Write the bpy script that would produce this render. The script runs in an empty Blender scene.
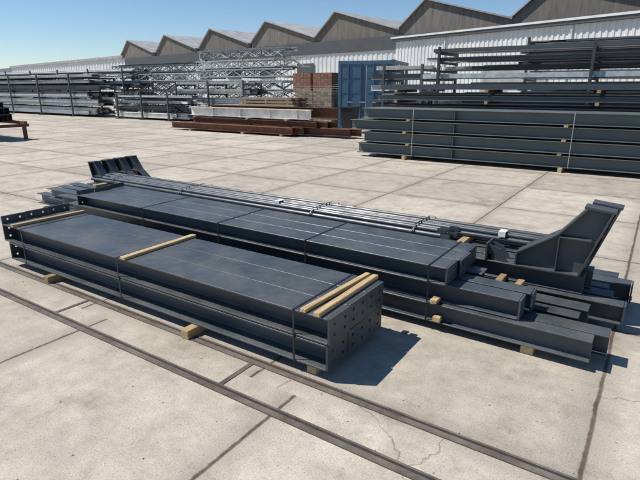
import bpy, math, random
from mathutils import Matrix, Vector
random.seed(7)
scene = bpy.context.scene

# ---------------------------------------------------------------- materials
def nn(nt, t, **kw):
    n = nt.nodes.new(t)
    for k, v in kw.items():
        setattr(n, k, v)
    return n

def make_mat(name, base, rough=0.5, metallic=0.0, var=0.25, scale=6.0, island=0.25, dust=0.0,
             dustcol=(0.30, 0.27, 0.23), spec=0.5, bump=0.0, stretch=(1, 1, 1), bscale=60):
    m = bpy.data.materials.new(name); m.use_nodes = True
    nt = m.node_tree; bs = nt.nodes["Principled BSDF"]; L = nt.links.new
    tc = nn(nt, 'ShaderNodeTexCoord')
    mp = nn(nt, 'ShaderNodeMapping'); mp.inputs['Scale'].default_value = stretch
    L(tc.outputs['Object'], mp.inputs['Vector'])
    n1 = nn(nt, 'ShaderNodeTexNoise'); n1.inputs['Scale'].default_value = scale
    n1.inputs['Detail'].default_value = 5; n1.inputs['Roughness'].default_value = 0.65
    L(mp.outputs[0], n1.inputs['Vector'])
    mr = nn(nt, 'ShaderNodeMapRange'); mr.inputs[1].default_value = 0.3; mr.inputs[2].default_value = 0.7
    mr.inputs[3].default_value = 1 - var; mr.inputs[4].default_value = 1 + var
    L(n1.outputs[0], mr.inputs[0])
    geo = nn(nt, 'ShaderNodeNewGeometry')
    mi = nn(nt, 'ShaderNodeMapRange'); mi.inputs[3].default_value = 1 - island; mi.inputs[4].default_value = 1 + island
    L(geo.outputs['Random Per Island'], mi.inputs[0])
    mu = nn(nt, 'ShaderNodeMath', operation='MULTIPLY'); L(mr.outputs[0], mu.inputs[0]); L(mi.outputs[0], mu.inputs[1])
    vm = nn(nt, 'ShaderNodeVectorMath', operation='SCALE'); vm.inputs[0].default_value = base
    L(mu.outputs[0], vm.inputs['Scale'])
    col = vm.outputs[0]
    if dust > 0:
        n2 = nn(nt, 'ShaderNodeTexNoise'); n2.inputs['Scale'].default_value = 3.1
        n2.inputs['Detail'].default_value = 9; n2.inputs['Roughness'].default_value = 0.8
        L(tc.outputs['Object'], n2.inputs['Vector'])
        sx = nn(nt, 'ShaderNodeSeparateXYZ'); L(geo.outputs['Normal'], sx.inputs[0])
        up = nn(nt, 'ShaderNodeMath', operation='MAXIMUM'); L(sx.outputs[2], up.inputs[0]); up.inputs[1].default_value = 0.15
        md = nn(nt, 'ShaderNodeMapRange'); md.inputs[1].default_value = 0.42; md.inputs[2].default_value = 0.70
        md.inputs[3].default_value = 0.15 * dust; md.inputs[4].default_value = dust
        L(n2.outputs[0], md.inputs[0])
        mm = nn(nt, 'ShaderNodeMath', operation='MULTIPLY'); L(up.outputs[0], mm.inputs[0]); L(md.outputs[0], mm.inputs[1])
        mx = nn(nt, 'ShaderNodeMix', data_type='RGBA')
        L(mm.outputs[0], mx.inputs['Factor']); L(col, mx.inputs['A']); mx.inputs['B'].default_value = (*dustcol, 1)
        col = mx.outputs['Result']
    L(col, bs.inputs['Base Color'])
    ro = nn(nt, 'ShaderNodeMapRange'); ro.inputs[1].default_value = 0.3; ro.inputs[2].default_value = 0.7
    ro.inputs[3].default_value = max(0.05, rough - 0.1); ro.inputs[4].default_value = min(1, rough + 0.12)
    L(n1.outputs[0], ro.inputs[0]); L(ro.outputs[0], bs.inputs['Roughness'])
    bs.inputs['Metallic'].default_value = metallic
    bs.inputs['Specular IOR Level'].default_value = spec
    if bump > 0:
        n3 = nn(nt, 'ShaderNodeTexNoise'); n3.inputs['Scale'].default_value = bscale; n3.inputs['Detail'].default_value = 4
        L(mp.outputs[0], n3.inputs['Vector'])
        b = nn(nt, 'ShaderNodeBump'); b.inputs['Strength'].default_value = bump; b.inputs['Distance'].default_value = 0.004
        L(n3.outputs[0], b.inputs['Height']); L(b.outputs[0], bs.inputs['Normal'])
    return m

MATS = [
    make_mat('painted_steel_anthracite', (0.042, 0.054, 0.063), 0.42, var=0.22, scale=3, island=0.22, dust=0.30, bump=0.08, spec=0.5),  # 0
    make_mat('painted_steel_greygreen', (0.068, 0.086, 0.09), 0.5, var=0.18, scale=2, island=0.25, dust=0.25),        # 1
    make_mat('galvanised_steel', (0.46, 0.49, 0.50), 0.5, metallic=0.15, var=0.3, island=0.35),                        # 2
    make_mat('white_painted_steel', (0.66, 0.64, 0.58), 0.55, var=0.25, scale=3, island=0.15),                               # 3
    make_mat('rusted_steel', (0.17, 0.07, 0.038), 0.8, var=0.45, island=0.35),                                      # 4
    make_mat('timber', (0.42, 0.30, 0.155), 0.8, var=0.35, scale=5, island=0.3, stretch=(12, 1.5, 12), bump=0.5),       # 5
    make_mat('black_strap', (0.015, 0.015, 0.016), 0.45),                                                          # 6
    make_mat('dark_steel', (0.03, 0.033, 0.036), 0.5, var=0.3, island=0.5, dust=0.12),                             # 7
    make_mat('blue_container_paint', (0.06, 0.135, 0.21), 0.5, var=0.2, scale=2, island=0.0),                      # 8
    make_mat('white_cladding', (0.66, 0.67, 0.65), 0.5, var=0.12, scale=0.6, island=0.0),                          # 9
    make_mat('dark_fascia', (0.075, 0.082, 0.088), 0.6, var=0.15, scale=1, island=0.0),                               # 10
    make_mat('weathered_brown_cladding', (0.155, 0.14, 0.12), 0.8, var=0.35, scale=1.5, island=0.1, stretch=(3, 1, .4)),  # 11
    make_mat('grey_roof_sheet', (0.34, 0.345, 0.345), 0.7, var=0.25, scale=1.0, island=0.1),                          # 12
    make_mat('red_brick', (0.25, 0.13, 0.085), 0.85, var=0.3, scale=8, island=0.3),                                # 13
    make_mat('paper_label', (0.8, 0.8, 0.78), 0.7, var=0.05, island=0.0),                                          # 14
    make_mat('weathered_timber', (0.27, 0.22, 0.165), 0.85, var=0.3, scale=5, island=0.4),                          # 15
    make_mat('rail_steel', (0.09, 0.066, 0.053), 0.65, var=0.45, scale=8, island=0.1, metallic=0.1, dust=0.6),      # 16
    make_mat('bin_plastic', (0.02, 0.022, 0.022), 0.5, var=0.1, island=0.0),                                       # 17
    make_mat('rod_steel', (0.055, 0.068, 0.08), 0.4, metallic=0.0, var=0.25, island=0.4, dust=0.15),                # 18
    make_mat('groove_dirt', (0.04, 0.035, 0.03), 0.95, var=0.5, scale=20, island=0.0),                              # 19
    make_mat('pebble_stone', (0.28, 0.25, 0.21), 0.9, var=0.3, scale=20, island=0.5),                              # 20
]
AN, GG, GV, WH, RU, TI, ST, DK, BL, CL, FA, BR, RF, BK, PA, WT, RL, BN, RD, GD, PB = range(21)

# ---------------------------------------------------------------- mesh builder
class MB:
    def __init__(s):
        s.v = []; s.f = []; s.m = []; s.M = Matrix.Identity(4)
    def add(s, vs, fs, m):
        o = len(s.v)
        s.v += [tuple(s.M @ Vector(p)) for p in vs]
        for f in fs:
            s.f.append([i + o for i in f]); s.m.append(m)
    def box(s, x0, x1, y0, y1, z0, z1, m):
        vs = [(x0, y0, z0), (x1, y0, z0), (x1, y1, z0), (x0, y1, z0), (x0, y0, z1), (x1, y0, z1), (x1, y1, z1), (x0, y1, z1)]
        s.add(vs, [(3, 2, 1, 0), (4, 5, 6, 7), (0, 1, 5, 4), (1, 2, 6, 5), (2, 3, 7, 6), (3, 0, 4, 7)], m)
    def bar(s, p, q, w, h, m):
        p = Vector(p); q = Vector(q); d = (q - p); d.normalize()
        up = Vector((0, 0, 1))
        if abs(d.z) >= 0.9: up = Vector((1, 0, 0))
        sd = d.cross(up).normalized(); up = sd.cross(d)
        vs = []
        for b in (p, q):
            for a, c in ((-1, -1), (1, -1), (1, 1), (-1, 1)):
                vs.append(b + sd * a * w / 2 + up * c * h / 2)
        s.add(vs, [(0, 1, 2, 3), (7, 6, 5, 4), (0, 4, 5, 1), (1, 5, 6, 2), (2, 6, 7, 3), (3, 7, 4, 0)], m)
    def prism_x(s, pts, x0, x1, m):
        n = len(pts)
        vs = [(x0, a, b) for a, b in pts] + [(x1, a, b) for a, b in pts]
        fs = [tuple(reversed(range(n))), tuple(range(n, 2 * n))]
        fs += [(i, (i + 1) % n, n + (i + 1) % n, n + i) for i in range(n)]
        s.add(vs, fs, m)
    def prism_y(s, pts, y0, y1, m):
        n = len(pts)
        vs = [(a, y0, b) for a, b in pts] + [(a, y1, b) for a, b in pts]
        fs = [tuple(range(n)), tuple(reversed(range(n, 2 * n)))]
        fs += [((i + 1) % n, i, n + i, n + (i + 1) % n) for i in range(n)]
        s.add(vs, fs, m)
    def ibeam(s, x0, x1, yc, z0, w, h, m, tf=0.012, tw=0.009, yaw=0.0):
        old = s.M
        if yaw:
            xm = (x0 + x1) / 2
            s.M = old @ Matrix.Translation((xm, yc, 0)) @ Matrix.Rotation(yaw, 4, 'Z') @ Matrix.Translation((-xm, -yc, 0))
        W = w / 2; T = tw / 2
        r = 0.008
        pts = [(-W, 0), (W, 0), (W, tf), (T + r, tf), (T, tf + r), (T, h - tf - r), (T + r, h - tf), (W, h - tf), (W, h), (-W, h),
               (-W, h - tf), (-T - r, h - tf), (-T, h - tf - r), (-T, tf + r), (-T - r, tf), (-W, tf)]
        s.prism_x([(yc + a, z0 + b) for a, b in pts], x0, x1, m)
        s.M = old
    def cyl_x(s, x0, x1, y, z, r, m, n=10):
        s.prism_x([(y + r * math.cos(2 * math.pi * i / n), z + r * math.sin(2 * math.pi * i / n)) for i in range(n)], x0, x1, m)
    def plate_x(s, x, t, y0, y1, z0, z1, holes_y, holes_z, r, m):
        ys = [y0] + [(holes_y[i] + holes_y[i + 1]) / 2 for i in range(len(holes_y) - 1)] + [y1]
        zs = [z0] + [(holes_z[i] + holes_z[i + 1]) / 2 for i in range(len(holes_z) - 1)] + [z1]
        for i, hy in enumerate(holes_y):
            for j, hz in enumerate(holes_z):
                a0, a1, b0, b1 = ys[i], ys[i + 1], zs[j], zs[j + 1]
                outer = [(a1, hz), (a1, b1), (hy, b1), (a0, b1), (a0, hz), (a0, b0), (hy, b0), (a1, b0)]
                inner = [(hy + r * math.cos(math.pi / 4 * k), hz + r * math.sin(math.pi / 4 * k)) for k in range(8)]
                vs = [(x + t, *p) for p in outer] + [(x + t, *p) for p in inner] + [(x, *p) for p in outer] + [(x, *p) for p in inner]
                fs = []
                for k in range(8):
                    n = (k + 1) % 8
                    fs.append((k, n, 8 + n, 8 + k))
                    fs.append((16 + n, 16 + k, 24 + k, 24 + n))
                    fs.append((8 + k, 8 + n, 24 + n, 24 + k))
                s.add(vs, fs, m)
        vs = [(x, y0, z0), (x, y1, z0), (x, y1, z1), (x, y0, z1), (x + t, y0, z0), (x + t, y1, z0), (x + t, y1, z1), (x + t, y0, z1)]
        s.add(vs, [(0, 1, 5, 4), (1, 2, 6, 5), (2, 3, 7, 6), (3, 0, 4, 7)], m)
    def build(s, name, parent, bevel=0.0):
        me = bpy.data.meshes.new(name); me.from_pydata(s.v, [], s.f)
        used = sorted(set(s.m)); remap = {k: i for i, k in enumerate(used)}
        for k in used: me.materials.append(MATS[k])
        me.polygons.foreach_set('material_index', [remap[k] for k in s.m])
        me.update()
        ob = bpy.data.objects.new(name, me); scene.collection.objects.link(ob)
        if parent: ob.parent = parent
        if bevel:
            b = ob.modifiers.new('bevel', 'BEVEL'); b.width = bevel; b.segments = 1; b.limit_method = 'ANGLE'
            b.angle_limit = math.radians(50)
        return ob

def empty(name, loc=(0, 0, 0), rz=0.0):
    e = bpy.data.objects.new(name, None); scene.collection.objects.link(e)
    e.location = loc; e.rotation_euler = (0, 0, rz); e.empty_display_size = 0.3
    return e
R = random.uniform

# ---------------------------------------------------------------- ground
def ground():
    me = bpy.data.meshes.new('concrete_yard_ground')
    S = 500
    me.from_pydata([(-S, -S, 0), (S, -S, 0), (S, S, 0), (-S, S, 0)], [], [(0, 1, 2, 3)])
    ob = bpy.data.objects.new('concrete_yard_ground', me); scene.collection.objects.link(ob)
    m = bpy.data.materials.new('concrete_slabs'); m.use_nodes = True; me.materials.append(m)
    nt = m.node_tree; bs = nt.nodes["Principled BSDF"]; L = nt.links.new
    def math_(op, a, b=None, c=None):
        n = nn(nt, 'ShaderNodeMath', operation=op)
        for i, x in enumerate((a, b, c)):
            if x is None: continue
            if isinstance(x, (int, float)): n.inputs[i].default_value = x
            else: L(x, n.inputs[i])
        return n.outputs[0]
    tc = nn(nt, 'ShaderNodeTexCoord')
    sx = nn(nt, 'ShaderNodeSeparateXYZ'); L(tc.outputs['Object'], sx.inputs[0])
    def noise(sc, det=6, rough=0.6, vec=None):
        n = nn(nt, 'ShaderNodeTexNoise'); n.inputs['Scale'].default_value = sc
        n.inputs['Detail'].default_value = det; n.inputs['Roughness'].default_value = rough
        L(vec or tc.outputs['Object'], n.inputs['Vector']); return n.outputs[0]
    def mr(x, a, b, c, e):
        n = nn(nt, 'ShaderNodeMapRange'); n.inputs[1].default_value = a; n.inputs[2].default_value = b
        n.inputs[3].default_value = c; n.inputs[4].default_value = e; L(x, n.inputs[0]); return n.outputs[0]
    n_big = noise(0.55, 6, 0.65); n_mid = noise(5.5, 8, 0.75); n_fine = noise(110, 4, 0.75)
    wob = math_('MULTIPLY', math_('SUBTRACT', n_mid, 0.5), 0.035)
    X = math_('ADD', sx.outputs[0], wob); Y = math_('ADD', sx.outputs[1], wob)
    far = math_('GREATER_THAN', sx.outputs[1], 2.0)
    xo = math_('ADD', math_('ADD', X, math_('MULTIPLY', far, 0.34)), 1.51)
    P = 1.8
    u = math_('DIVIDE', xo, P)
    v = math_('DIVIDE', math_('SUBTRACT', Y, 0.36), P)
    fu = math_('FRACT', u); fv = math_('FRACT', v)
    du = math_('MINIMUM', fu, math_('SUBTRACT', 1.0, fu)); dv = math_('MINIMUM', fv, math_('SUBTRACT', 1.0, fv))
    d = math_('MULTIPLY', math_('MINIMUM', du, dv), P)
    mj = nn(nt, 'ShaderNodeMapRange'); mj.interpolation_type = 'SMOOTHSTEP'
    mj.inputs[1].default_value = 0.005; mj.inputs[2].default_value = 0.016; mj.inputs[3].default_value = 1; mj.inputs[4].default_value = 0
    L(d, mj.inputs[0])
    joint = math_('MULTIPLY', mj.outputs[0], mr(n_mid, 0.3, 0.6, 0.6, 1.0))
    edge = mr(d, 0.0, 0.16, 1.0, 0.0)
    cx = nn(nt, 'ShaderNodeCombineXYZ'); L(math_('FLOOR', u), cx.inputs[0]); L(math_('FLOOR', v), cx.inputs[1])
    wn = nn(nt, 'ShaderNodeTexWhiteNoise'); wn.noise_dimensions = '2D'; L(cx.outputs[0], wn.inputs['Vector'])
    slab = mr(wn.outputs[0], 0, 1, 0.84, 1.07)
    br = math_('MULTIPLY', slab, mr(n_big, 0.3, 0.7, 0.86, 1.10))
    br = math_('MULTIPLY', br, mr(n_mid, 0.3, 0.7, 0.76, 1.16))
    br = math_('MULTIPLY', br, mr(n_fine, 0.3, 0.7, 0.70, 1.26))
    ns = noise(1.7, 8, 0.75)
    stainm = mr(ns, 0.52, 0.68, 0.0, 1.0)
    br = math_('MULTIPLY', br, math_('SUBTRACT', 1.0, math_('MULTIPLY', stainm, 0.30)))
    mp = nn(nt, 'ShaderNodeMapping'); mp.inputs['Scale'].default_value = (0.12, 3.2, 1); mp.inputs['Rotation'].default_value = (0, 0, 0.12)
    L(tc.outputs['Object'], mp.inputs['Vector'])
    st = noise(1.0, 5, 0.6, mp.outputs[0])
    br = math_('MULTIPLY', br, mr(st, 0.55, 0.72, 1.0, 0.84))
    vp = nn(nt, 'ShaderNodeTexVoronoi'); vp.inputs['Scale'].default_value = 34; L(tc.outputs['Object'], vp.inputs['Vector'])
    pit = mr(vp.outputs['Distance'], 0.05, 0.15, 0.5, 1.0)
    br = math_('MULTIPLY', br, pit)
    br = math_('MULTIPLY', br, math_('SUBTRACT', 1.0, math_('MULTIPLY', edge, mr(n_mid, 0.38, 0.62, 0.02, 0.42))))
    # hairline cracks in some slabs
    cn = nn(nt, 'ShaderNodeTexNoise'); cn.inputs['Scale'].default_value = 2.2; cn.inputs['Detail'].default_value = 6
    L(tc.outputs['Object'], cn.inputs['Vector'])
    sc = nn(nt, 'ShaderNodeVectorMath', operation='SCALE'); sc.inputs['Scale'].default_value = 0.55; L(cn.outputs['Color'], sc.inputs[0])
    ad = nn(nt, 'ShaderNodeVectorMath', operation='ADD'); L(tc.outputs['Object'], ad.inputs[0]); L(sc.outputs[0], ad.inputs[1])
    vc = nn(nt, 'ShaderNodeTexVoronoi'); vc.feature = 'DISTANCE_TO_EDGE'; vc.inputs['Scale'].default_value = 0.55; L(ad.outputs[0], vc.inputs['Vector'])
    crack = math_('MULTIPLY', mr(vc.outputs['Distance'], 0.0, 0.0035, 1.0, 0.0), math_('GREATER_THAN', wn.outputs[0], 0.55))
    br = math_('MULTIPLY', br, math_('SUBTRACT', 1.0, math_('MULTIPLY', crack, 0.5)))
    base = nn(nt, 'ShaderNodeMix', data_type='RGBA'); L(stainm, base.inputs['Factor'])
    base.inputs['A'].default_value = (0.545, 0.485, 0.395, 1); base.inputs['B'].default_value = (0.54, 0.465, 0.365, 1)
    vm = nn(nt, 'ShaderNodeVectorMath', operation='SCALE'); L(base.outputs['Result'], vm.inputs[0]); L(br, vm.inputs['Scale'])
    mx = nn(nt, 'ShaderNodeMix', data_type='RGBA'); L(joint, mx.inputs['Factor']); L(vm.outputs[0], mx.inputs['A'])
    mx.inputs['B'].default_value = (0.10, 0.072, 0.054, 1)
    L(mx.outputs['Result'], bs.inputs['Base Color']); bs.inputs['Roughness'].default_value = 0.88
    bs.inputs['Specular IOR Level'].default_value = 0.2
    b = nn(nt, 'ShaderNodeBump'); b.inputs['Strength'].default_value = 0.5; b.inputs['Distance'].default_value = 0.005
    hgt = math_('SUBTRACT', math_('ADD', n_fine, math_('MULTIPLY', pit, 0.5)), math_('MULTIPLY', joint, 1.5))
    L(hgt, b.inputs['Height']); L(b.outputs[0], bs.inputs['Normal'])
ground()

# rail track (flush, embedded)
g = empty('embedded_rail_track', (0, 0, 0))
mb = MB()
for yc in (1.80, 2.15):
    mb.box(-60, 30, yc - 0.030, yc + 0.008, 0.0, 0.007, RL)
    mb.box(-60, 30, yc + 0.008, yc + 0.026, 0.0, 0.004, GD)
    mb.box(-60, 30, yc + 0.026, yc + 0.040, 0.0, 0.006, RL)
for k in range(-30, 16):
    xx = -1.95 + k * 1.8
    mb.box(xx - 0.016, xx + 0.016, 1.840, 2.120, 0.0, 0.0045, RL)
mb.build('rails', g)

mb = MB()
for i in range(520):
    x = R(-7, 3); y = R(.3, 9) if i % 3 else R(.4, 2.6); r = R(.003, .009)
    a = R(0, 6.28)
    vs = [(x + r * math.cos(a + k * 2.1) * R(.7, 1.3), y + r * math.sin(a + k * 2.1) * R(.7, 1.3), 0.0005) for k in range(3)]
    vs.append((x, y, r * R(.5, .9)))
    mb.add(vs, [(2, 1, 0), (0, 1, 3), (1, 2, 3), (2, 0, 3)], PB if i % 5 else WT)
mb.build('gravel', None)

# ---------------------------------------------------------------- front beam pack
g = empty('steel_beam_pack', (0, 0, 0))
beams = MB(); pl = MB(); tim = MB(); strap = MB()
Y0 = 2.21; BW = 0.235; BH = 0.172
for L_, zb in enumerate((0.07, 0.07 + BH + 0.006)):
    for i in range(3):
        yc = Y0 + BW / 2 + i * (BW + 0.004)
        xa = -5.24 + R(-0.03, 0.03) + (0.1 if L_ == 0 else 0); xb = -1.44 + R(-0.012, 0.012)
        beams.ibeam(xa, xb, yc, zb, BW, BH, AN, tf=0.013, tw=0.01, yaw=R(-.0006, .0006))
        pl.plate_x(xb + .001, 0.015, yc - BW / 2 + 0.002, yc + BW / 2 - 0.002, zb + 0.002, zb + BH - 0.001, [yc - 0.06, yc + 0.06], [zb + 0.055, zb + 0.125], 0.012, AN)
        ztop = zb + BH + (0.075 if L_ == 1 else -0.002)
        pl.plate_x(xa - 0.016, 0.015, yc - BW / 2 + 0.002, yc + BW / 2 - 0.002, zb + 0.002, ztop, [yc - 0.06, yc + 0.06], [zb + 0.04, zb + 0.12] + ([zb + 0.21] if L_ else []), 0.012, AN)
ztop = 0.07 + 2 * BH + 0.006
for xx, w, yaw in ((-1.50, 0.045, 0.01), (-1.585, 0.04, -0.04), (-3.33, 0.055, 0.02), (-5.02, 0.05, -0.02)):
    tim.M = Matrix.Translation((xx, Y0 + 0.36, 0)) @ Matrix.Rotation(yaw, 4, 'Z')
    tim.box(-w / 2, w / 2, -0.375 - R(-.01, .02), 0.375 + R(-.02, .02), ztop + 0.001, ztop + R(.024, .032), TI)
tim.M = Matrix.Identity(4)
for xx, o in ((-4.45, 0.08), (-2.6, 0.10), (-1.6, -0.03)):
    tim.box(xx, xx + 0.07, Y0 - o, Y0 + 0.76, 0.0, 0.068, TI)
for xx in (-1.68, -3.42, -4.9):
    for yy0, yy1, z0, z1 in ((Y0 - 0.004, Y0 - 0.0015, 0.068, ztop + 0.003), (Y0 - 0.004, Y0 + 0.722, ztop + 0.0012, ztop + 0.003), (Y0 + 0.7195, Y0 + 0.722, 0.068, ztop + 0.003)):
        strap.box(xx, xx + 0.014, yy0, yy1, z0, z1, ST)
beams.build('beams', g, 0.002); pl.build('end_plates', g); tim.build('timber_battens', g, 0.003); strap.build('straps', g)

# ---------------------------------------------------------------- middle big pack
g = empty('steel_girder_stack', (0, 0, 0))
beams = MB(); pl = MB(); tim = MB(); strap = MB()
h1, h2, h3 = 0.145, 0.14, 0.135
z1, z2, z3 = 0.065, 0.065 + 0.15, 0.065 + 0.15 + 0.145
ys = [3.28, 3.42, 3.60, 3.78, 3.97, 4.13, 4.31, 4.47, 4.62, 4.80]
xe = [-0.14, -0.06, -0.26, -0.22, -0.02, -0.10, -0.14, 0.0, -0.10, -1.6]
for i, (yy, x1) in enumerate(zip(ys, xe)):
    w = 0.12 if i % 2 == 0 else 0.14
    x0 = -6.4 if i < 3 else -7.45 + R(-.12, .12)
    beams.ibeam(x0, x1, yy, z1, w, h1, AN, tf=0.010, tw=0.008, yaw=R(-0.004, 0.004))
    if i in (4, 7):
        pl.plate_x(x1 + 0.003, 0.012, yy - w / 2, yy + w / 2, z1, z1 + h1, [yy - .035, yy + .035], [z1 + .04, z1 + .105], 0.010, AN)
ys = [3.33, 3.50, 3.69, 3.87, 4.05, 4.22, 4.40, 4.58]
xe = [-0.60, -0.56, -0.95, -1.15, -0.3, -0.26, -0.5, -0.4]
for i, (yy, x1) in enumerate(zip(ys, xe)):
    w = 0.13 if i % 2 else 0.15
    x0 = [-5.9, -6.5, -7.0, -7.1, -7.1, -6.9, -6.8, -6.9][i] + R(-.05, .05)
    beams.ibeam(x0, x1, yy, z2, w, h2, AN, tf=0.010, tw=0.008, yaw=R(-0.003, 0.003))
    if i < 2 or i in (6, 7):
        pl.plate_x(x1 + 0.003, 0.012, yy - w / 2 + .003, yy + w / 2 - .003, z2, z2 + h2, [yy - .035, yy + .035], [z2 + .04, z2 + .10], 0.010, AN)
for i in range(3):
    yc = 3.21 + 0.11 + i * 0.224
    xa = -5.6 + R(-.05, .05); xb = -1.07 + R(-.03, .03)
    beams.ibeam(xa, xb, yc, z3 + 0.004, 0.22, h3, AN, tf=0.011, tw=0.009)
    pl.plate_x(xb + .001, 0.013, yc - .108, yc + .108, z3 + .006, z3 + h3 + .002, [yc - .055, yc + .055], [z3 + .04, z3 + .10], 0.011, AN)
    pl.plate_x(xa - .014, 0.013, yc - .108, yc + .108, z3 + .006, z3 + h3 + .05, [yc - .055, yc + .055], [z3 + .04, z3 + .13], 0.011, AN)
zt3 = z3 + h3 + 0.004
for xx in (-1.18, -2.05, -3.4, -4.9):
    tim.box(xx, xx + 0.05, 3.175, 3.26, z2 + 0.012, z2 + 0.04, TI)
    tim.box(xx + .02, xx + 0.075, 3.20, 3.25, z1 + 0.012, z1 + 0.05, TI)
for xx in (-0.55, -1.9, -3.5, -5.2, -6.9):
    tim.box(xx, xx + 0.08, 3.235, 4.9, 0.0, 0.064, TI)
for xx, ya, yb in ((-1.35, 3.98, 4.75), (-3.2, 3.98, 4.75), (-5.0, 3.98, 4.75), (-6.5, 3.98, 4.75), (-1.05, 4.0, 4.3)):
    tim.box(xx, xx + 0.065, ya, yb, z2 + h2 + 0.001, z2 + h2 + 0.05, TI)
tim.box(-0.75, -0.70, 3.62, 3.95, z1 + h1 + 0.001, z1 + h1 + 0.045, TI)
tim.box(-0.90, -0.85, 3.66, 4.0, z1 + h1 + 0.001, z1 + h1 + 0.045, TI)
for xx in (-1.22, -2.3, -3.3, -4.4):
    strap.box(xx, xx + .013, 3.203, 3.206, 0.07, zt3 + .004, ST)
    strap.box(xx, xx + .013, 3.203, 3.888, zt3 + .002, zt3 + .004, ST)
    strap.box(xx, xx + .013, 3.886, 3.889, 0.3, zt3 + .004, ST)
beams.build('beams', g, 0.002); pl.build('end_plates', g); tim.build('timber_packers', g, 0.003); strap.build('straps', g)

# ---------------------------------------------------------------- rods bundle
g = empty('steel_tube_bundle', (0, 0, 0))
rods = MB(); lab = MB()
zb = z2 + h2 + 0.051
for layer in range(2):
    for i in range(9 - 3 * layer):
        y = 4.18 + 0.062 * i + 0.03 * layer + R(-.006, .006); r = 0.019 if (i + layer) % 3 else 0.023
        x0 = -6.85 + R(-.15, .2) + (0.3 if layer else 0); x1 = -0.62 + R(-.06, .06) - (0.9 if i < 3 else 0)
        rods.M = Matrix.Translation((-3.5, y, 0)) @ Matrix.Rotation(R(-.006, .006), 4, 'Z') @ Matrix.Translation((3.5, -y, 0))
        rods.cyl_x(x0, x1, y, zb + r + layer * 0.042, r, RD, 12)
        rods.box(x1, x1 + 0.08, y - 0.02, y - 0.012, zb + r + layer * .042 - .018, zb + r + layer * .042 + .018, RD)
        rods.box(x1, x1 + 0.08, y + 0.012, y + 0.02, zb + r + layer * .042 - .018, zb + r + layer * .042 + .018, RD)
rods.M = Matrix.Identity(4)
for xx in (-1.75, -2.9, -4.9, -6.3):
    pp = [(4.145, zb - .002), (4.145, zb + .047), (4.195, zb + .093), (4.565, zb + .093), (4.715, zb + .05), (4.715, zb)]
    for a, c in zip(pp[:-1], pp[1:]):
        if abs(a[0] - c[0]) < .001:
            lab.box(xx - .0065, xx + .0065, a[0] - .0015, a[0] + .0015, min(a[1], c[1]), max(a[1], c[1]), ST)
        else:
            lab.bar((xx, a[0], a[1]), (xx, c[0], c[1]), .013, .003, ST)
for xx, y in ((-1.04, 4.36), (-3.45, 4.25)):
    lab.box(xx, xx + .06, y, y + .09, zb + .094, zb + .097, PA)
    lab.box(xx, xx + .06, y - .003, y, zb + .05, zb + .097, PA)
rods.build('tubes', g); lab.build('straps_and_labels', g)

# ---------------------------------------------------------------- knees
def knee(mb, yc, mirror, x, z, s=1.0, lean=0.12, arm=0.56):
    f = -1 if mirror else 1
    def Pn(a, b): return (x + f * a * s, z + b * s)
    t = 0.010
    A = Pn(0, 0); B = Pn(lean, 0.62); C = Pn(lean - 0.20, 0.64); D = Pn(-0.22, 0.36); E = Pn(-arm, 0.13); F = Pn(-arm, 0.0)
    pts = [A, B, C, D, E, F]
    if mirror: pts = pts[::-1]
    mb.prism_y(pts, yc - t / 2, yc + t / 2, AN)
    W = 0.08 * s
    def fl(p, q, tk=0.014):
        # flange: rectangle in XZ extruded across y
        dx, dz = q[0] - p[0], q[1] - p[1]; l = math.hypot(dx, dz); nx, nz = -dz / l * tk / 2, dx / l * tk / 2
        mb.prism_y([(p[0] - nx, p[1] - nz), (q[0] - nx, q[1] - nz), (q[0] + nx, q[1] + nz), (p[0] + nx, p[1] + nz)], yc - W, yc + W, AN)
    fl(A, B); fl(C, D); fl(D, E); fl(Pn(-arm, -0.004), A)
    fl(Pn(lean - .23, 0.65), Pn(lean + .02, 0.625), 0.018)
    fl(Pn(-0.20, 0.345), Pn(0.065, 0.345), 0.010)
    fl(Pn(-.2, 0.005), Pn(-.2, .34), 0.010)
    fl(Pn(-arm, 0.01), Pn(-arm, .12), 0.012)
g = empty('haunched_frame_knees', (0, 0, 0))
mb = MB()
for yy, dx_ in ((4.00, 0), (4.18, .03)):
    knee(mb, yy, False, -0.34 + dx_, z2 + h2 + 0.011, 0.80, 0.20)
mb.build('knee_plates', g, 0.0015)
g = empty('haunched_frame_knees', (0, 0, 0))
mb = MB()
for i in range(4):
    knee(mb, 4.48 + i * 0.24, True, -7.12 - i * 0.03, z1 + 0.09, 0.72, 0.20)
mb.build('knee_plates', g, 0.0015)
g = empty('steel_bracket', (0, 0, 0))
mb = MB()
zz = z2 + h2 + .001
for a in (0.0, 0.10):
    mb.prism_y([(-1.02, zz), (-0.86, zz), (-0.92, zz + .10), (-1.02, zz + .13)], 4.0 + a, 4.008 + a, AN)
    mb.box(-1.035, -1.021, 3.97 + a, 4.045 + a, zz, zz + .14, AN)
mb.build('plates', g)

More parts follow.
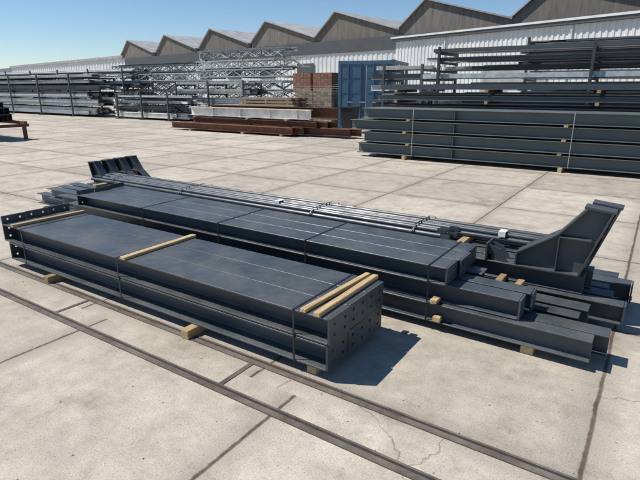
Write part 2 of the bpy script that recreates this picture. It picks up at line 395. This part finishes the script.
# ---------------------------------------------------------------- near right stack (grey-green)
g = empty('stacked_grey_girders', (0, 0, 0))
b = MB(); t = MB()
z = 0.10
for L_ in range(4):
    off = R(-.2, .2)
    for i in range(4):
        yc = 11.62 + i * 0.30
        b.ibeam(-6.5 + off + R(-.08, .08), 5.5 + R(-.5, .5), yc, z, 0.24, 0.245, GG, tf=0.016, tw=0.012, yaw=R(-.002, .002))
        if i == 0:
            for xx in (-4.0, 1.9):
                b.box(xx, xx + .014, yc - .108, yc - .008, z + .018, z + .227, GG)
    for xx in (-5.2, -1.7, 1.9):
        xq = xx + R(-.05, .05)
        t.box(xq, xq + .08, 11.45, 12.75, z - 0.044 if L_ else 0.0, z - 0.002, TI)
    z += 0.291
for xx in (-5.0, -1.5, 2.1):
    t.box(xx, xx + .014, 11.47, 11.474, 0.1, z - .04, RF)
b.build('girders', g, 0.003); t.build('timber_bearers', g, 0.004)

# ---------------------------------------------------------------- generic profile rack
def profile_rack(name, x0, x1, y0, depth, levels, post=True, postm=DK, palette=(DK, GG, GV, WH), post_h=None, step=2.6, stagger=0.6):
    g = empty(name, (0, 0, 0))
    b = MB(); p = MB()
    top = 0
    for z, hh in levels:
        zz = z
        y = y0
        while y < y0 + depth:
            h = min(hh, random.choice((0.06, 0.09, 0.12, 0.2)))
            m = random.choice(palette); w = random.choice((0.08, 0.1, 0.14, 0.18))
            n = max(1, int(hh / (h + .006)))
            a = x0 + R(0, stagger); c = x1 - R(0, stagger)
            for k in range(n):
                if random.random() < .25: m = random.choice(palette)
                aa = a + R(0, .35); cc = c - R(0, .35)
                kind = random.random()
                if kind < .6: b.ibeam(aa, cc, y + w / 2, zz + k * (h + .006), w, h, m, tf=.010, tw=.008, yaw=R(-.002, .002))
                elif kind < .8: b.box(aa, cc, y, y + w, zz + k * (h + .006), zz + k * (h + .006) + h, m)
                else:
                    r = min(h, w) / 2
                    b.cyl_x(aa, cc, y + w / 2, zz + k * (h + .006) + r, r, m, 8)
            y += w + R(0.01, 0.05)
        xx = x0 + 0.7
        while xx < x1 - .3:
            p.box(xx, xx + .08, y0 - .06, y0 + depth + .08, zz - .075, zz - .003, postm if post else TI)
            xx += step
        top = max(top, z + hh)
    if post:
        xx = x0 + 0.7; ph = post_h or top + .05
        while xx < x1 - .3:
            p.box(xx, xx + .08, y0 - .16, y0 - .08, 0, ph, postm)
            p.box(xx, xx + .08, y0 + depth + .09, y0 + depth + .18, 0, ph, postm)
            p.box(xx - .05, xx + .13, y0 - .3, y0 + depth + .3, 0, .03, postm)
            xx += step
    b.build('profiles', g); p.build('rack_frame' if post else 'bearers', g)

profile_rack('steel_profile_rack', -7.3, 6.5, 13.8, 1.3, [(0.12, 0.5), (0.85, 0.4), (1.37, 0.22), (1.66, .14)], post=False, palette=(DK, DK, GG, AN))
profile_rack('steel_profile_rack', -7.0, 7.5, 16.3, 1.4, [(0.3, 0.5), (1.1, 0.5), (1.72, 0.16), (2.0, 0.14), (2.25, 0.16), (2.52, .14), (2.8, .1)], postm=DK, palette=(GV, WH, DK, GG, GV, AN), stagger=2.2, step=4.4)
profile_rack('steel_profile_rack', -5.0, 9.5, 19.4, 1.4, [(1.5, .3), (2.0, 0.3), (2.5, 0.2), (2.85, 0.2), (3.2, 0.12)], postm=DK, palette=(GV, GG, DK, GV), stagger=2, step=4.2)
profile_rack('steel_profile_rack', -9.6, -6.9, 17.6, 1.4, [(0.3, 0.35), (1.0, 0.3), (1.6, 0.2), (2.0, .2), (2.35, .12)], postm=GG, palette=(GV, WH, GG, DK), step=1.5, stagger=.3)
profile_rack('steel_profile_rack', -50, -27.6, 18.3, 1.8, [(0.15, 0.4), (0.65, 0.4), (1.15, 0.35), (1.6, 0.3), (2.0, 0.25), (2.35, .15)], postm=GG, palette=(GV, WH, GG, GV, DK, GV), step=3.7, stagger=2)
profile_rack('steel_profile_rack', -60, -30.0, 22.5, 1.8, [(1.0, 0.5), (1.8, 0.35), (2.4, 0.3), (2.8, .2)], postm=GG, palette=(GV, WH, GV, DK), step=4)
profile_rack('steel_profile_rack', -27.2, -20.3, 18.5, 1.5, [(0.12, 0.3), (0.55, 0.25), (0.9, 0.2), (1.2, .1)], postm=GG, palette=(GV, GG, GV, WH), step=2.2, stagger=1.5)

# ---------------------------------------------------------------- lattice truss stack
def truss(b, x0, x1, y, z, h, m, pitch=0.55, cw=0.06):
    b.box(x0, x1, y - cw / 2, y + cw / 2, z, z + cw, m)
    b.box(x0, x1, y - cw / 2, y + cw / 2, z + h - cw, z + h, m)
    n = int((x1 - x0) / pitch)
    for i in range(n):
        a = x0 + i * pitch
        za, zc = (z + cw, z + h - cw) if i % 2 == 0 else (z + h - cw, z + cw)
        b.bar((a, y, za), (a + pitch, y, zc), .035, .035, m)
        if i % 4 == 0: b.box(a - .018, a + .018, y - .016, y + .016, z + cw, z + h - cw, m)
for nm, xa, xb, yb, zs, hh in (('lattice_truss_stack', -33.5, -24.6, 23.0, (0.5, 1.05, 1.6, 2.15, 2.7), .48), ('lattice_truss_stack', -24.0, -16.6, 22.4, (0.4, 1.1, 1.6, 2.3, 2.8, 3.3), .44)):
    g = empty(nm, (0, 0, 0)); b = MB()
    for z in zs:
        for i in range(6):
            m = random.choice((GV, GV, GV, WH, GG))
            truss(b, xa + R(-.5, 1.2), xb + R(-1.5, .4), yb + i * 0.3, z, hh, m, pitch=R(.5, .9))
        for i in range(3):
            b.ibeam(xa + R(0, 1), xb - R(0, 1), yb + .1 + i * .5, z + hh + .002, .1, .06, random.choice((GV, WH, DK)), tf=.01, tw=.01)
        for xx in (xa + .8, (xa + xb) / 2, xb - .8):
            b.box(xx, xx + .1, yb - .1, yb + 1.6, z - .055, z - .002, WT)
    for xx in (xa + .8, (xa + xb) / 2, xb - .8):
        b.box(xx, xx + .1, yb - .12, yb + 1.7, 0, zs[0] - .06, WT)
    b.build('trusses', g)
profile_rack('steel_profile_rack', -24.5, -17.6, 20.6, 1.2, [(0.12, 0.5), (0.8, 0.4), (1.4, 0.3), (1.9, .15)], postm=GG, palette=(GV, WH, GV, GG), step=2.6, stagger=1.0)

# ---------------------------------------------------------------- rusty / white beams
g = empty('rusty_beam_pile', (0, 0, 0)); b = MB()
for i in range(4):
    b.ibeam(-17.6 + i * .25, -11.1 + i * .3 + (1.5 if i > 1 else 0), 14.8 + i * .26, .08, .22, .24, RU, tf=.016, tw=.012, yaw=R(-.01, .01))
for i in range(3):
    b.ibeam(-16.6 + i * .4, -10.3 + i * .3, 15.15 + i * .26, .335, .2, .2, RU, tf=.016, tw=.012, yaw=R(-.015, .015))
for xx in (-16.4, -13.5, -11.6):
    b.box(xx, xx + .12, 14.65, 15.9, 0, .078, WT)
    b.box(xx, xx + .12, 14.95, 16.0, .54, .60, WT)
b.build('beams', g)
g = empty('white_girder', (0, 0, 0)); b = MB()
b.ibeam(-16.9, -10.6, 15.3, .605, .24, .34, WH, tf=.018, tw=.014, yaw=-.012)
for xx in (-15.5, -14, -12.5, -11.2): b.box(xx, xx + .014, 15.19, 15.29, .63, .925, WH)
b.ibeam(-16.0, -9.7, 15.65, .605, .22, .42, RU, tf=.018, tw=.014, yaw=.006)
b.build('girders', g)
g = empty('timber_board_stack', (0, 0, 0)); b = MB()
for z in range(9):
    for i in range(6):
        b.box(-16.2 + R(-.1, .1), -13.2 + R(-.15, .15), 17.6 + i * .22, 17.8 + i * .22, .12 + z * .135, .12 + z * .135 + .1, (WT, RU, TI, WT)[(z + i) % 4])
    for xx in (-15.9, -14.7, -13.5):
        b.box(xx, xx + .08, 17.6, 18.9, .12 + z * .135 - .034, .12 + z * .135 - .001, WT)
b.build('boards', g)

def brick_pallet(x, y, z, m):
    g = empty('brick_pallet', (x, y, z)); b = MB()
    for i in range(3): b.box(0.0, 1.0, i * .4, i * .4 + .1, 0, .08, WT)
    for i in range(6): b.box(i * .18, i * .18 + .1, 0, .9, .082, .10, WT)
    for k in range(8):
        for i in range(5):
            for j in range(4):
                b.box(i * .2 + .004 + R(0, .004), i * .2 + .196, j * .225 + .003, j * .225 + .22, .105 + k * .085, .105 + k * .085 + .078, m)
    b.build('bricks', g)
brick_pallet(-13.5, 19.6, 0, GV); brick_pallet(-13.5, 19.6, 0.79, WT); brick_pallet(-13.5, 19.6, 1.58, BK)
brick_pallet(-14.6, 19.7, 0, BK); brick_pallet(-14.6, 19.7, 0.79, WT); brick_pallet(-14.75, 19.75, 1.58, BK)
brick_pallet(-15.8, 20.0, 0, WT)

# ---------------------------------------------------------------- container
g = empty('shipping_container', (-11.85, 19.1, 0.0), math.radians(14)); b = MB()
W, D, H = 2.45, 3.0, 2.8
for xx in (0, W - .12):
    b.box(xx, xx + .12, 0, .12, 0, H, BL); b.box(xx, xx + .12, D - .12, D, 0, H, BL)
b.box(.12, W - .12, 0, .1, H - .14, H, BL); b.box(.12, W - .12, 0, .1, 0, .14, BL)
b.box(0.002, .1, .12, D - .12, 0.0, .14, BL); b.box(W - .1, W - .002, .12, D - .12, 0, .14, BL)
b.box(0.002, .1, .12, D - .12, H - .12, H, BL); b.box(W - .1, W - .002, .12, D - .12, H - .12, H, BL)
for (a, c) in ((.125, W / 2 - .01), (W / 2 + .01, W - .125)):
    b.box(a, c, .03, .07, .15, H - .15, BL)
    for k in range(4):
        zz = .28 + k * .61; b.box(a + .06, c - .06, .015, .029, zz, zz + .42, BL)
    for q in (.3, .8):
        xx = a + (c - a) * q; b.box(xx - .02, xx + .02, -.03, .012, .1, H - .1, BL)
        b.box(xx - .02, xx + .22, -.05, -.031, 1.1, 1.15, GV)
n = 13
for sx_ in (0.02, W - .05):
    for k in range(n):
        y = .12 + k * (D - .24) / n; d = .0 if k % 2 else .03
        b.box(sx_ + d, sx_ + d + .01, y, y + (D - .24) / n + .005 * (k % 2), .14, H - .12, BL)
b.box(.1, W - .1, .1, D - .1, H - .06, H - .02, BL)
b.build('body', g)

g = empty('wheelie_bin', (-10.55, 17.2, 0)); b = MB()
vs = [(.05, .08, .08), (.45, .08, .08), (.45, .5, .08), (.05, .5, .08), (0, 0, .95), (.5, 0, .95), (.5, .6, .95), (0, .6, .95)]
b.add(vs, [(3, 2, 1, 0), (4, 5, 6, 7), (0, 1, 5, 4), (1, 2, 6, 5), (2, 3, 7, 6), (3, 0, 4, 7)], BN)
b.box(-.03, .53, -.03, .63, .952, 1.0, BN); b.box(.05, .45, .64, .68, .95, .98, BN)
b.cyl_x(-.02, .04, .5, .1, .1, BN, 14); b.cyl_x(.46, .52, .5, .1, .1, BN, 14)
b.build('body', g)

g = empty('steel_trestle', (-21.0, 7.95, 0)); b = MB()
for xx in (0, 2.6):
    for yy in (0, 1.0):
        b.box(xx, xx + .1, yy, yy + .1, 0.012, .42, RU)
        b.box(xx - .05, xx + .15, yy - .05, yy + .15, 0, .012, RU)
    b.box(xx + .005, xx + .095, -.1, 1.2, .42, .52, RU)
b.box(-.3, 3.0, .02, .1, .522, .62, RU); b.box(-.3, 3.0, .9, 1.0, .522, .62, RU)
for k in range(4): b.ibeam(-.4, 2.9 - k * .2, .15 + k * .24, .622, .2, .22, DK)
for k in range(3): b.ibeam(-.2, 2.8 - k * .2, .25 + k * .26, .845, .2, .22, GG)
for k in range(2): b.ibeam(-.2, 2.7 - k * .2, .3 + k * .26, 1.068, .2, .18, DK)
b.build('frame', g)

# ---------------------------------------------------------------- buildings
yaw = math.atan2(-0.179, 0.984)
P0 = (-1.7, 29.0, 0)
def corr(b, x0, x1, y, z0, z1, m, pitch=0.30, d=0.04):
    pts = []; x = x0
    while x < x1:
        pts += [(x, y), (x + pitch * .35, y), (x + pitch * .5, y - d), (x + pitch * .85, y - d)]
        x += pitch
    pts.append((x, y))
    vs = [(a, c, z0) for a, c in pts] + [(a, c, z1) for a, c in pts]; n = len(pts)
    b.add(vs, [(i, i + 1, n + i + 1, n + i) for i in range(n - 1)], m)
g = empty('corrugated_warehouse', (-1.7, 28.6, 0), math.radians(-19.0))
b = MB(); corr(b, -15.3, 20, 0, 0.4, 4.75, CL); b.box(-15.25, 19.9, .01, .2, 0, 4.75, CL)
b.box(-15.25, -15.05, .2, 2.7, 0, 4.75, CL); b.box(-15.25, 19.9, 2.6, 2.7, 0, 4.75, CL); b.build('walls', g)
b = MB(); b.box(-15.5, 20.2, -.25, 2.85, 4.76, 4.98, FA); b.box(-15.55, 20.25, -.30, -.252, 4.93, 5.04, CL); b.build('roof', g)
b = MB()
for xx in (-8, 6): b.box(xx, xx + 4, -.10, -.06, 0, 3.0, RF)
for xx in (-11, -3, 3): b.box(xx, xx + .08, -.14, -.05, 0.1, 4.7, GV)
b.build('doors_and_downpipes', g)

g = empty('sawtooth_factory_hall', P0, yaw)
wall = MB(); rf = MB()
corr(wall, -62, -14.4, 5.0, 0.3, 4.5, CL, pitch=.5); wall.box(-62, 20, 5.01, 5.3, 0, 5.4, CL)
wall.box(-62, 20, 4.85, 5.0, 4.55, 5.5, FA)
k = -60
while k < -16:
    wall.box(k, k + 2.2, 4.90, 4.94, 2.6, 3.8, FA); k += 5.3
wall.build('walls', g)
for t_ in (-3.6, 5.5, 14.2, 22.9, 31.8, 41.0, 50.5, 60.0):
    ax = -t_ - .6
    pts = [(ax - 2.3, 5.5), (ax + 6.5, 5.5), (ax + 6.5, 5.9), (ax, 7.7), (ax - 2.3, 5.9)]
    rf.prism_y(pts, 5.0, 34, BR)
    rf.bar((ax, 20, 7.76), (ax + 6.55, 20, 5.95), 30.3, .07, RF)
    rf.bar((ax, 20, 7.76), (ax - 2.35, 20, 5.95), 30.3, .07, RF)
    rf.bar((ax, 4.80, 7.76), (ax + 6.55, 4.80, 5.93), .06, .10, RF)
    rf.bar((ax, 4.80, 7.76), (ax - 2.35, 4.80, 5.93), .06, .10, RF)
rf.build('sawtooth_roof', g)

g = empty('long_low_hall', P0, yaw)
b = MB(); corr(b, -112, -62.6, 5.0, .2, 5.6, CL, pitch=1.0, d=.08); b.box(-112, -62.6, 5.01, 20, 0, 5.6, CL); b.build('walls', g)
b = MB(); b.box(-112.3, -62.3, 4.7, 20.3, 5.602, 5.95, RF); b.build('roof', g)
g = empty('distant_shed', (-150, 66, 0), yaw)
b = MB(); b.box(-40, 20, 0, 20, 0, 5.0, RF); b.build('walls', g)
b = MB(); b.prism_x([(-.5, 5.0), (20.5, 5.0), (10, 7.4)], -40.5, 20.5, FA); b.build('roof', g)

# ---------------------------------------------------------------- sky, sun, camera
el = math.radians(56); dx, dy = -0.88, -0.47; nrm = math.hypot(dx, dy)
sd = Vector((dx / nrm * math.cos(el), dy / nrm * math.cos(el), math.sin(el)))
w = bpy.data.worlds.new("World"); scene.world = w; w.use_nodes = True
nt = w.node_tree; bg = nt.nodes['Background']
sky = nt.nodes.new('ShaderNodeTexSky'); sky.sky_type = 'NISHITA'; sky.sun_disc = False
sky.sun_elevation = el; sky.sun_rotation = math.atan2(dx, dy) % (2 * math.pi)
sky.air_density = 1.0; sky.dust_density = 0.0; sky.ozone_density = 4.0; sky.altitude = 500
hs = nt.nodes.new('ShaderNodeHueSaturation'); hs.inputs['Saturation'].default_value = 1.08
nt.links.new(sky.outputs[0], hs.inputs['Color'])
nt.links.new(hs.outputs[0], bg.inputs[0]); bg.inputs[1].default_value = 0.112
ld = bpy.data.lights.new('sun', 'SUN'); ld.energy = 5.0; ld.angle = math.radians(0.53); ld.color = (1, 0.95, 0.88)
lo = bpy.data.objects.new('sun', ld); scene.collection.objects.link(lo); lo.rotation_euler = sd.to_track_quat('Z', 'Y').to_euler()
cd = bpy.data.cameras.new('camera'); cam = bpy.data.objects.new('camera', cd); scene.collection.objects.link(cam)
cam.location = (0, 0, 1.7); cam.rotation_euler = (math.radians(90 - 16.91), 0, math.radians(33.8))
cd.lens = 28.1; cd.sensor_width = 36; cd.clip_end = 2000; cd.clip_start = 0.05
scene.camera = cam
scene.view_settings.view_transform = 'Standard'; scene.view_settings.look = 'None'; scene.view_settings.exposure = 0
